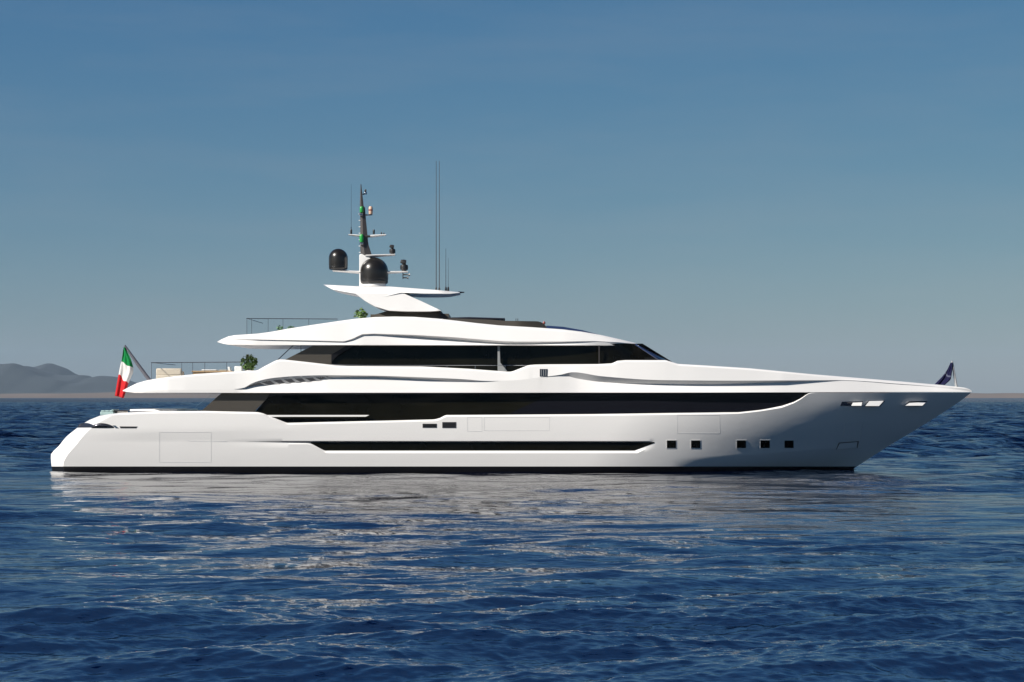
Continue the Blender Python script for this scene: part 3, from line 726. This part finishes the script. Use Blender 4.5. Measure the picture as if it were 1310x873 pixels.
spar("radar_arm", [(468, 327.8), (505.6, 326.0)], .35, .22, .10)
spar("dome_arm", [(464, 348.6), (426, 346.4)], .35, .30, .10)
spar("lamp_arm", [(484, 348.8), (522, 347.8)], .3, .18, .10)
spar("light_bracket", [(464, 248.6), (469.5, 247.4)], .06, .08, .05, 'gun'); spar("light_bracket", [(466, 275.2), (476.5, 275.0)], .08, .08, .05, 'gun')
def dome(cx, ytop, ybot, rpx, name="satellite_dome"):
    c = at(cx, ybot, 0); s = (CAMD) / F; r = rpx * s; H = (ybot - ytop) * s
    prof = [(r*.84, 0), (r*.94, .03), (r*.985, .14), (r*.99, .2), (r*.985, .21), (r, .24)]
    hc = H - r * 1.02
    prof += [(r, hc * .9)] + [(r * math.cos(a), hc + r * 1.02 * math.sin(a)) for a in [math.pi/2 * k / 14 for k in range(15)]]
    mb = MB(); mb.lathe(c, prof, 48); return build(name, mb, 'radome', yacht, angle=50)
dome(478.5, 329.6, 363.6, 18.3); dome(432.8, 318.4, 345.4, 12.2)
mb = MB(); mb.lathe(at(478.5, 366.6, 0), [(.72, 0), (.66, .14)], 32); build("dome_plinth", mb, 'white', yacht)
def searchlight(cx, ybot, h, w):
    c = at(cx, ybot, 0); mb = MB(); s = CAMD / F; H = h * s; W = w * s / 2
    mb.lathe(c, [(W*.55, 0), (W*.6, H*.08), (W*.95, H*.14), (W, H*.35), (W*.9, H*.52), (W*.45, H*.58), (W*.4, H*.62)], 20)
    p = build("searchlight", mb, 'black', yacht, angle=50)
    mb = MB(); q = c + Vector((-W*.25, -.05, H*.78)); mb.tube([q + Vector((W*.75, 0, -.02)), q + Vector((0.1*W, 0, 0)), q + Vector((-W*.6, 0, .04))], [W*.55, W*.62, W*.4], 14); build("lamp_head", mb, 'black', p)
searchlight(502, 325.6, 12.5, 8); searchlight(517, 347.2, 15, 10.5)
mb = MB(); mb.tube([at(515.5, 348.5, .1), at(515.5, 357, .1)], .03, 6)
for y, l in ((351.6, 9), (355.6, 7)): mb.tube([at(515.5, y, .1), at(515.5 + l*.7, y, .1), at(515.5 + l, y, .1)], [.035, .035, .09], 8)
build("signal_horn", mb, 'black', yacht)
def lamp(cx, y0, y1, w, m, name="navigation_lamp", b=0.0):
    s = CAMD / F; H = (y1 - y0) * s; W = w * s / 2; mb = MB()
    mb.lathe(at(cx, y1, b), [(W*.9, 0), (W, H*.1), (W, H*.85), (W*.7, H)], 14); return build(name, mb, m, yacht, angle=50)
lamp(462.6, 264.5, 272, 5, 'green', b=.14); lamp(461.8, 273, 276, 5, 'chrome', "lamp_base", b=.14)
lamp(462.6, 300, 310, 5.4, 'green', b=.22); lamp(462.6, 310.4, 313, 5.4, 'chrome', "lamp_base", b=.22)
lamp(474.2, 264.4, 274.2, 5.2, 'amber'); mb = MB(); mb.lathe(at(474.2, 270, 0), [(.122, 0), (.122, .08)], 14); build("lamp_band", mb, 'red', yacht)
lamp(467.6, 242.4, 245.4, 2.4, 'black'); lamp(467.6, 245.6, 249, 3.6, 'chrome', "lamp_base")
lamp(449.3, 293.6, 299.6, 2.6, 'black', "antenna_base"); lamp(478.2, 294, 299.8, 2.8, 'black', "antenna_base")
lamp(488, 297.4, 300, 1.8, 'black', "antenna_base"); lamp(491, 298, 300.4, 1.8, 'black', "antenna_base")
def whip(x, y0, y1, r, b, m='gun'):
    mb = MB(); mb.tube([at(x, y1, b), at(x, y1 - 3.4, b), at(x, y1 - 3.6, b), at(x, y0, b)], [r*2.2, r*2.2, r, r*.55], 6); build("whip_antenna", mb, m, yacht)
whip(449.3, 236, 294, .012, 0); whip(558, 206, 371.5, .026, 1.0, 'mast'); whip(562, 206, 371.8, .026, .6, 'mast'); whip(570.4, 318, 372.8, .02, .3); whip(573.4, 330, 373, .014, -.2)
for x, y in ((570.4, 372.8), (573.4, 373)):
    mb = MB(); mb.lathe(at(x, y, .1), [(.06, -.02), (.06, .14), (.035, .26)], 10); build("antenna_base", mb, 'black', yacht)

for k in range(7):
    mb = MB(); y = 274 + k * 8.2; c = at(tw_l(y) - .9, y, .05); mb.box(c, (.10, .12, .035)); build("mast_step", mb, 'white', yacht)
# ---- deck rails of clear glass with dark top rails
def glass_rail(pts, top_y, base_f, b, posts, name="deck_railing", mrail='gun'):
    mb = MB(); mb.tube([at(x, top_y(x), b) for x in pts], .019, 8)
    A = at(pts[0], top_y(pts[0]), b); mb.tube([A, Vector((A.x, b, A.z))], .019, 8)
    rail = build(name, mb, mrail, yacht)
    for x in posts:
        mb = MB(); mb.tube([at(x, base_f(x), b), at(x, top_y(x), b)], .011, 6); build("post", mb, mrail, rail)
    mb = MB(); xs = list(pts); n = len(xs)
    rows = [[at(x, base_f(x), b) for x in xs], [at(x, top_y(x) + .6, b) for x in xs], [at(x, top_y(x) + .6, b) + Vector((0, .02, 0)) for x in xs], [at(x, base_f(x), b) + Vector((0, .02, 0)) for x in xs]]
    mb.grid(rows, closed=True); build("glass_panel", mb, 'clear', rail)
glass_rail([193.5, 230, 270, 310], lin([(193, 464.2), (310, 463.4)]), lambda x: UT(x) + 4, 3.6, [193.8, 232.5, 246.5, 262, 290, 309])
glass_rail([315.5, 345, 380, 410, 432], lin([(315, 407.6), (432, 408.4)]), lambda x: RT(x) + 3, 3.3, [315.8, 322, 343, 362, 395])

# ---- flag staffs
mb = MB(); mb.tube([at(191.5, 487, 0), at(176, 466, 0), at(159.6, 442.2, 0)], [.11, .10, .06], 10); build("ensign_staff", mb, mat("grey_staff_varnish", (0.11, 0.11, 0.13), 0.35), yacht)
mb = MB(); mb.tube([at(1223.6, 495.5, 0), at(1218, 462, 0)], [.08, .055], 8); build("jack_staff", mb, 'grey', yacht)

# ------------------------------------------------------------------ flags
def cloth_mat(name, cols, cuts):
    m = bpy.data.materials.new(name); m.use_nodes = True; nt = m.node_tree; b = nt.nodes["Principled BSDF"]
    b.inputs['Roughness'].default_value = .85; b.inputs['Specular IOR Level'].default_value = .15
    uv = nt.nodes.new("ShaderNodeUVMap"); sp = nt.nodes.new("ShaderNodeSeparateXYZ"); cr = nt.nodes.new("ShaderNodeValToRGB"); cr.color_ramp.interpolation = 'CONSTANT'
    e = cr.color_ramp.elements; e[0].position = 0; e[0].color = (*cols[0], 1); e[1].position = cuts[0]; e[1].color = (*cols[1], 1)
    for c, p in zip(cols[2:], cuts[1:]): q = e.new(p); q.color = (*c, 1)
    nt.links.new(uv.outputs[0], sp.inputs[0]); nt.links.new(sp.outputs[0], cr.inputs[0]); nt.links.new(cr.outputs[0], b.inputs['Base Color'])
    tr = nt.nodes.new("ShaderNodeBsdfTranslucent"); mx = nt.nodes.new("ShaderNodeMixShader"); mx.inputs[0].default_value = .3
    nt.links.new(cr.outputs[0], tr.inputs[0]); nt.links.new(b.outputs[0], mx.inputs[1]); nt.links.new(tr.outputs[0], mx.inputs[2]); nt.links.new(mx.outputs[0], nt.nodes["Material Output"].inputs[0])
    return m
def flag(name, left, right, m, label, fold, n=36, k=18, b=0.0, skew=.13):
    lf_x, lf_y = pchip([(i/(len(left)-1), p[0]) for i, p in enumerate(left)]), pchip([(i/(len(left)-1), p[1]) for i, p in enumerate(left)])
    rf_x, rf_y = pchip([(i/(len(right)-1), p[0]) for i, p in enumerate(right)]), pchip([(i/(len(right)-1), p[1]) for i, p in enumerate(right)])
    me = bpy.data.meshes.new(name); vs = []; uvs = []; fs = []
    base = at(left[0][0], left[0][1], b)
    for i in range(n+1):
        t = i / n; A = at(lf_x(t), lf_y(t), b); C = at(rf_x(t), rf_y(t), b)
        for j in range(k+1):
            u = j / k; p = A * (1 - u) + C * u
            p = p + Vector((0, fold * (math.sin(u * 9.5 + t * 3.8 + 1.3 * math.sin(t * 4)) * (.25 + t * .75) + .35 * math.sin(u * 17 - t * 5)) + .12 * math.sin(u * 5 + 1), 0)); vs.append(p - base); uvs.append((min(.999, max(.001, t - skew * (u - .5) + .02 * math.sin(u * 9))), u))
    for i in range(n):
        for j in range(k): a = i*(k+1)+j; fs.append((a, a+1, a+k+2, a+k+1))
    me.from_pydata(vs, [], fs); ul = me.uv_layers.new(name="UVMap")
    for poly in me.polygons:
        poly.use_smooth = True
        for li in poly.loop_indices: ul.data[li].uv = uvs[me.loops[li].vertex_index]
    me.materials.append(m); o = bpy.data.objects.new(name, me); o.location = base; COL.objects.link(o)
    s = o.modifiers.new("solid", 'SOLIDIFY'); s.thickness = .008
    return tag(o, label, "flag")
flag("ensign_flag", [(157.6, 444.6), (155.2, 460), (153.2, 470), (149.6, 488), (146.2, 506.5)], [(160.4, 444.6), (168.5, 462), (170.5, 474), (164.5, 490), (158.6, 509.5)],
     cloth_mat("green_white_red_cloth", [(.012, .26, .07), (.78, .77, .75), (.62, .03, .035)], [.38, .70]), "green, white and red striped flag drooping from the stern staff", .10)
flag("bow_flag", [(1216.8, 464), (1212.6, 472.5), (1206, 482), (1196.5, 492)], [(1218.2, 464), (1217.8, 474), (1216.6, 484), (1208, 492.8)],
     cloth_mat("navy_cloth", [(.012, .013, .05), (.10, .11, .17), (.012, .013, .05)], [.55, .62]), "dark navy flag hanging from the bow staff", .10)

# ------------------------------------------------------------------ deck furniture and plants
def sofa(name, x0, x1, ytop, ybase, b, depth, label, m, cat="sofa"):
    A = at(x0, ybase, b); C = at(x1, ytop, b); L = C.x - A.x; H = C.z - A.z
    t = thing(name, label, cat, (A.x + L/2, A.y + depth/2, A.z))
    o = t.location
    mb = MB(); mb.box((o.x, o.y, o.z + H*.25), (L, depth, H*.5)); build("base", mb, m, t, bevel=.04)
    mb = MB(); mb.box((o.x, o.y - depth/2 + .1, o.z + H*.72), (L, .2, H*.5)); build("backrest", mb, m, t, bevel=.06)
    for s in (-1, 1):
        mb = MB(); mb.box((o.x + s*(L/2 - .09), o.y + .05, o.z + H*.62), (.18, depth*.8, H*.3)); build("armrest", mb, m, t, bevel=.05)
    for s in (-1, 1):
        mb = MB(); mb.box((o.x + s*L*.2, o.y + .1, o.z + H*.56), (L*.36, depth*.7, .14)); build("cushion", mb, 'cream', t, bevel=.05)
    return t
sofa("deck_sofa", 199.5, 232, 471.0, 488.3, 2.4, .95, "cream upholstered sofa behind the glass rail on the upper aft deck", 'cream')
sofa("dark_armchair", 226, 233, 474, 488.3, 1.2, .8, "dark brown armchair just beside the cream sofa on the upper deck", 'stem', "armchair")
def table(name, x0, x1, ytop, ybase, b, depth, label, mtop, mleg):
    A = at(x0, ybase, b); C = at(x1, ytop, b); L = C.x - A.x; H = C.z - A.z
    t = thing(name, label, "table", (A.x + L/2, A.y + depth/2, A.z)); o = t.location
    mb = MB(); mb.box((o.x, o.y, o.z + H - .04), (L, depth, .08)); build("tabletop", mb, mtop, t, bevel=.015)
    mb = MB(); mb.box((o.x, o.y, o.z + H - .19), (L*.96, depth*.9, .2)); build("apron", mb, mleg, t, bevel=.01)
    for sx in (-1, 1):
        for sy in (-1, 1):
            mb = MB(); mb.box((o.x + sx*(L/2-.15), o.y + sy*(depth/2-.12), o.z + (H-.28)/2), (.1, .1, H-.28)); build("leg", mb, mleg, t)
    return t
tb = table("dining_table", 245, 297, 474.6, 488.3, 1.6, 1.2, "long tan wooden dining table on the upper aft deck", 'tan', 'tan')
mb = MB(); A = at(258, 474.5, 1.4); C = at(277, 473.2, 1.4); mb.box(((A.x+C.x)/2, A.y + .3, (A.z+C.z)/2 + .01), (C.x-A.x, .7, C.z-A.z)); tag(build("serving_tray", mb, 'white', bevel=.02), "white serving tray on the tan dining table", "tray")
mb = MB(); A = at(280, 474.5, 1.4); C = at(293, 473.6, 1.4); mb.box(((A.x+C.x)/2, A.y + .3, (A.z+C.z)/2 + .01), (C.x-A.x, .5, C.z-A.z)); tag(build("folded_cloth", mb, 'cream', bevel=.015), "thin pale folded cloth at the forward end of the tan table", "cloth")
ch = thing("deck_chair", "white slant backed chair between the tan table and the planter", "chair", at(296, 488.3, 1.2)); o = ch.location
mb = MB(); mb.box((o.x, o.y, o.z + .45), (.5, .5, .07)); build("seat", mb, 'cream', ch, bevel=.02)
P = at(293.5, 469.6, 1.2); Q = at(296.6, 482, 1.2)
mb = MB(); mb.add([P + Vector((-.07, -.24, 0)), P + Vector((.05, -.24, 0)), Q + Vector((.06, -.24, 0)), Q + Vector((-.06, -.24, 0)), P + Vector((-.07, .24, 0)), P + Vector((.05, .24, 0)), Q + Vector((.06, .24, 0)), Q + Vector((-.06, .24, 0))],
                  [(0,1,2,3), (7,6,5,4), (0,4,5,1), (1,5,6,2), (2,6,7,3), (3,7,4,0)]); build("backrest", mb, 'white', ch, bevel=.02)
for sx in (-1, 1):
    for sy in (-1, 1): mb = MB(); mb.box((o.x + sx*.21, o.y + sy*.21, o.z + .21), (.04, .04, .42)); build("leg", mb, 'tan', ch)

def plant(name, cx, ytop, ybase, wpx, pot, b, label, m, nleaf, lsize, group=None, pot_m='white'):
    base = at(cx, ybase, b); s = (CAMD - b) / F; H = (ybase - ytop) * s; W = wpx * s / 2
    t = thing(name, label, "plant", base, group); rnd = random.Random(int(cx * 7))
    ph, pr = pot
    mb = MB(); mb.lathe(base, [(pr*.75, 0), (pr, ph), (pr*.9, ph), (pr*.85, ph - .05)], 20); build("pot", mb, pot_m, t, angle=40)
    mb = MB(); lv = MB(); cz = ph + (H - ph) * .5
    for k in range(9):
        a = rnd.uniform(0, 6.28); rr_ = W * rnd.uniform(.2, .8); top_ = Vector((rr_ * math.cos(a), rr_ * math.sin(a), ph + (H - ph) * rnd.uniform(.4, .92)))
        mb.tube([base + Vector((0, 0, ph - .06)), base + Vector((top_.x*.35, top_.y*.35, ph + (top_.z - ph)*.6)), base + top_], [.018, .012, .007], 5)
    build("stem", mb, 'stem', t)
    for k in range(nleaf):
        while True:
            q = Vector((rnd.uniform(-1, 1), rnd.uniform(-1, 1), rnd.uniform(-1, 1)))
            if .25 < q.length < 1.0 and rnd.random() < .35 + .65 * (math.sin(q.x*5+cx) * math.sin(q.z*5.5+1) > -.15): break
        c = base + Vector((q.x * W, q.y * W, cz + q.z * (H - ph) * .52)); nrm = (q * .9 + Vector((rnd.uniform(-.7, .7), rnd.uniform(-.7, .7), rnd.uniform(0, .9)))).normalized()
        u = nrm.orthogonal().normalized(); u = (Matrix.Rotation(rnd.uniform(0, 6.28), 3, nrm) @ u); v = nrm.cross(u); sz = lsize * rnd.uniform(.6, 1.25)
        pts = [c - u*sz, c - u*sz*.35 + v*sz*.62, c + u*sz*.4 + v*sz*.55, c + u*sz + nrm*-.2*sz, c + u*sz*.4 - v*sz*.55, c - u*sz*.35 - v*sz*.62, c + nrm * .12*sz]
        lv.add(pts, [(0,1,6), (1,2,6), (2,3,6), (3,4,6), (4,5,6), (5,0,6)])
    build("foliage", lv, m, t, smooth=False)
    return t
plant("potted_plant", 318.5, 453.4, 488.2, 23, (.62, .28), 1.8, "bushy green potted plant beside the planter on the upper aft deck", 'leaf', 300, .095)
mb = MB(); A = at(300, 488.2, 2.2); C = at(309.6, 468.8, 2.2); mb.box(((A.x+C.x)/2, A.y+.25, (A.z+C.z)/2), (C.x-A.x, .5, C.z-A.z), taper=1.04); tag(build("square_planter", mb, 'white', bevel=.03), "white square planter next to the bushy green plant", "planter")
plant("potted_plant", 461.5, 394.5, 424, 17, (.55, .22), 1.2, "green potted plant on the sun deck behind the mast arch", 'leaf', 150, .09)
plant("small_plant", 358, 416, 431, 9, (.2, .14), 1.8, "small pale green plant on the sun deck, the one farther aft", 'leaf2', 60, .07)
plant("small_plant", 373, 416.5, 430, 10, (.2, .14), 1.6, "small pale green plant on the sun deck, nearer the mast", 'leaf2', 60, .07)

# aft main deck seating seen just over the stern bulwark
def lounge(x0, x1, ytop, b, depth, label, name="sun_pad"):
    base = 531.2; A = at(x0, base, b); C = at(x1, ytop, b); L = C.x - A.x; H = C.z - A.z
    t = thing(name, label, "sofa", (A.x + L/2, A.y + depth/2, A.z)); o = t.location
    mb = MB(); mb.box((o.x, o.y, o.z + H*.3), (L, depth, H*.6)); build("base", mb, 'teal', t, bevel=.03)
    for k in range(3):
        mb = MB(); mb.box((o.x + (k-1)*L*.32, o.y, o.z + H*.72), (L*.3, depth*.9, H*.24)); build("cushion", mb, 'teal', t, bevel=.04)
    mb = MB(); mb.box((o.x + L*.42, o.y, o.z + H*.85), (L*.14, depth, H*.3)); build("backrest", mb, 'teal', t, bevel=.04)
lounge(128, 145, 524.0, 2.6, 1.6, "pale teal sun lounge seat on the main deck right at the stern")
mb = MB(); c = at(150, 531.2, 2.0); C = at(160, 524.8, 2.0); H = C.z - c.z
t = thing("coffee_table", "low dark topped table on the aft main deck beside the teal seat", "table", c)
mb.box((c.x + .3, c.y, c.z + H - .03), (1.1, .8, .06)); build("tabletop", mb, 'gun', t, bevel=.01)
mb = MB(); mb.box((c.x + .3, c.y, c.z + (H-.06)/2), (.5, .4, H-.06)); build("pedestal", mb, 'white', t, bevel=.01)
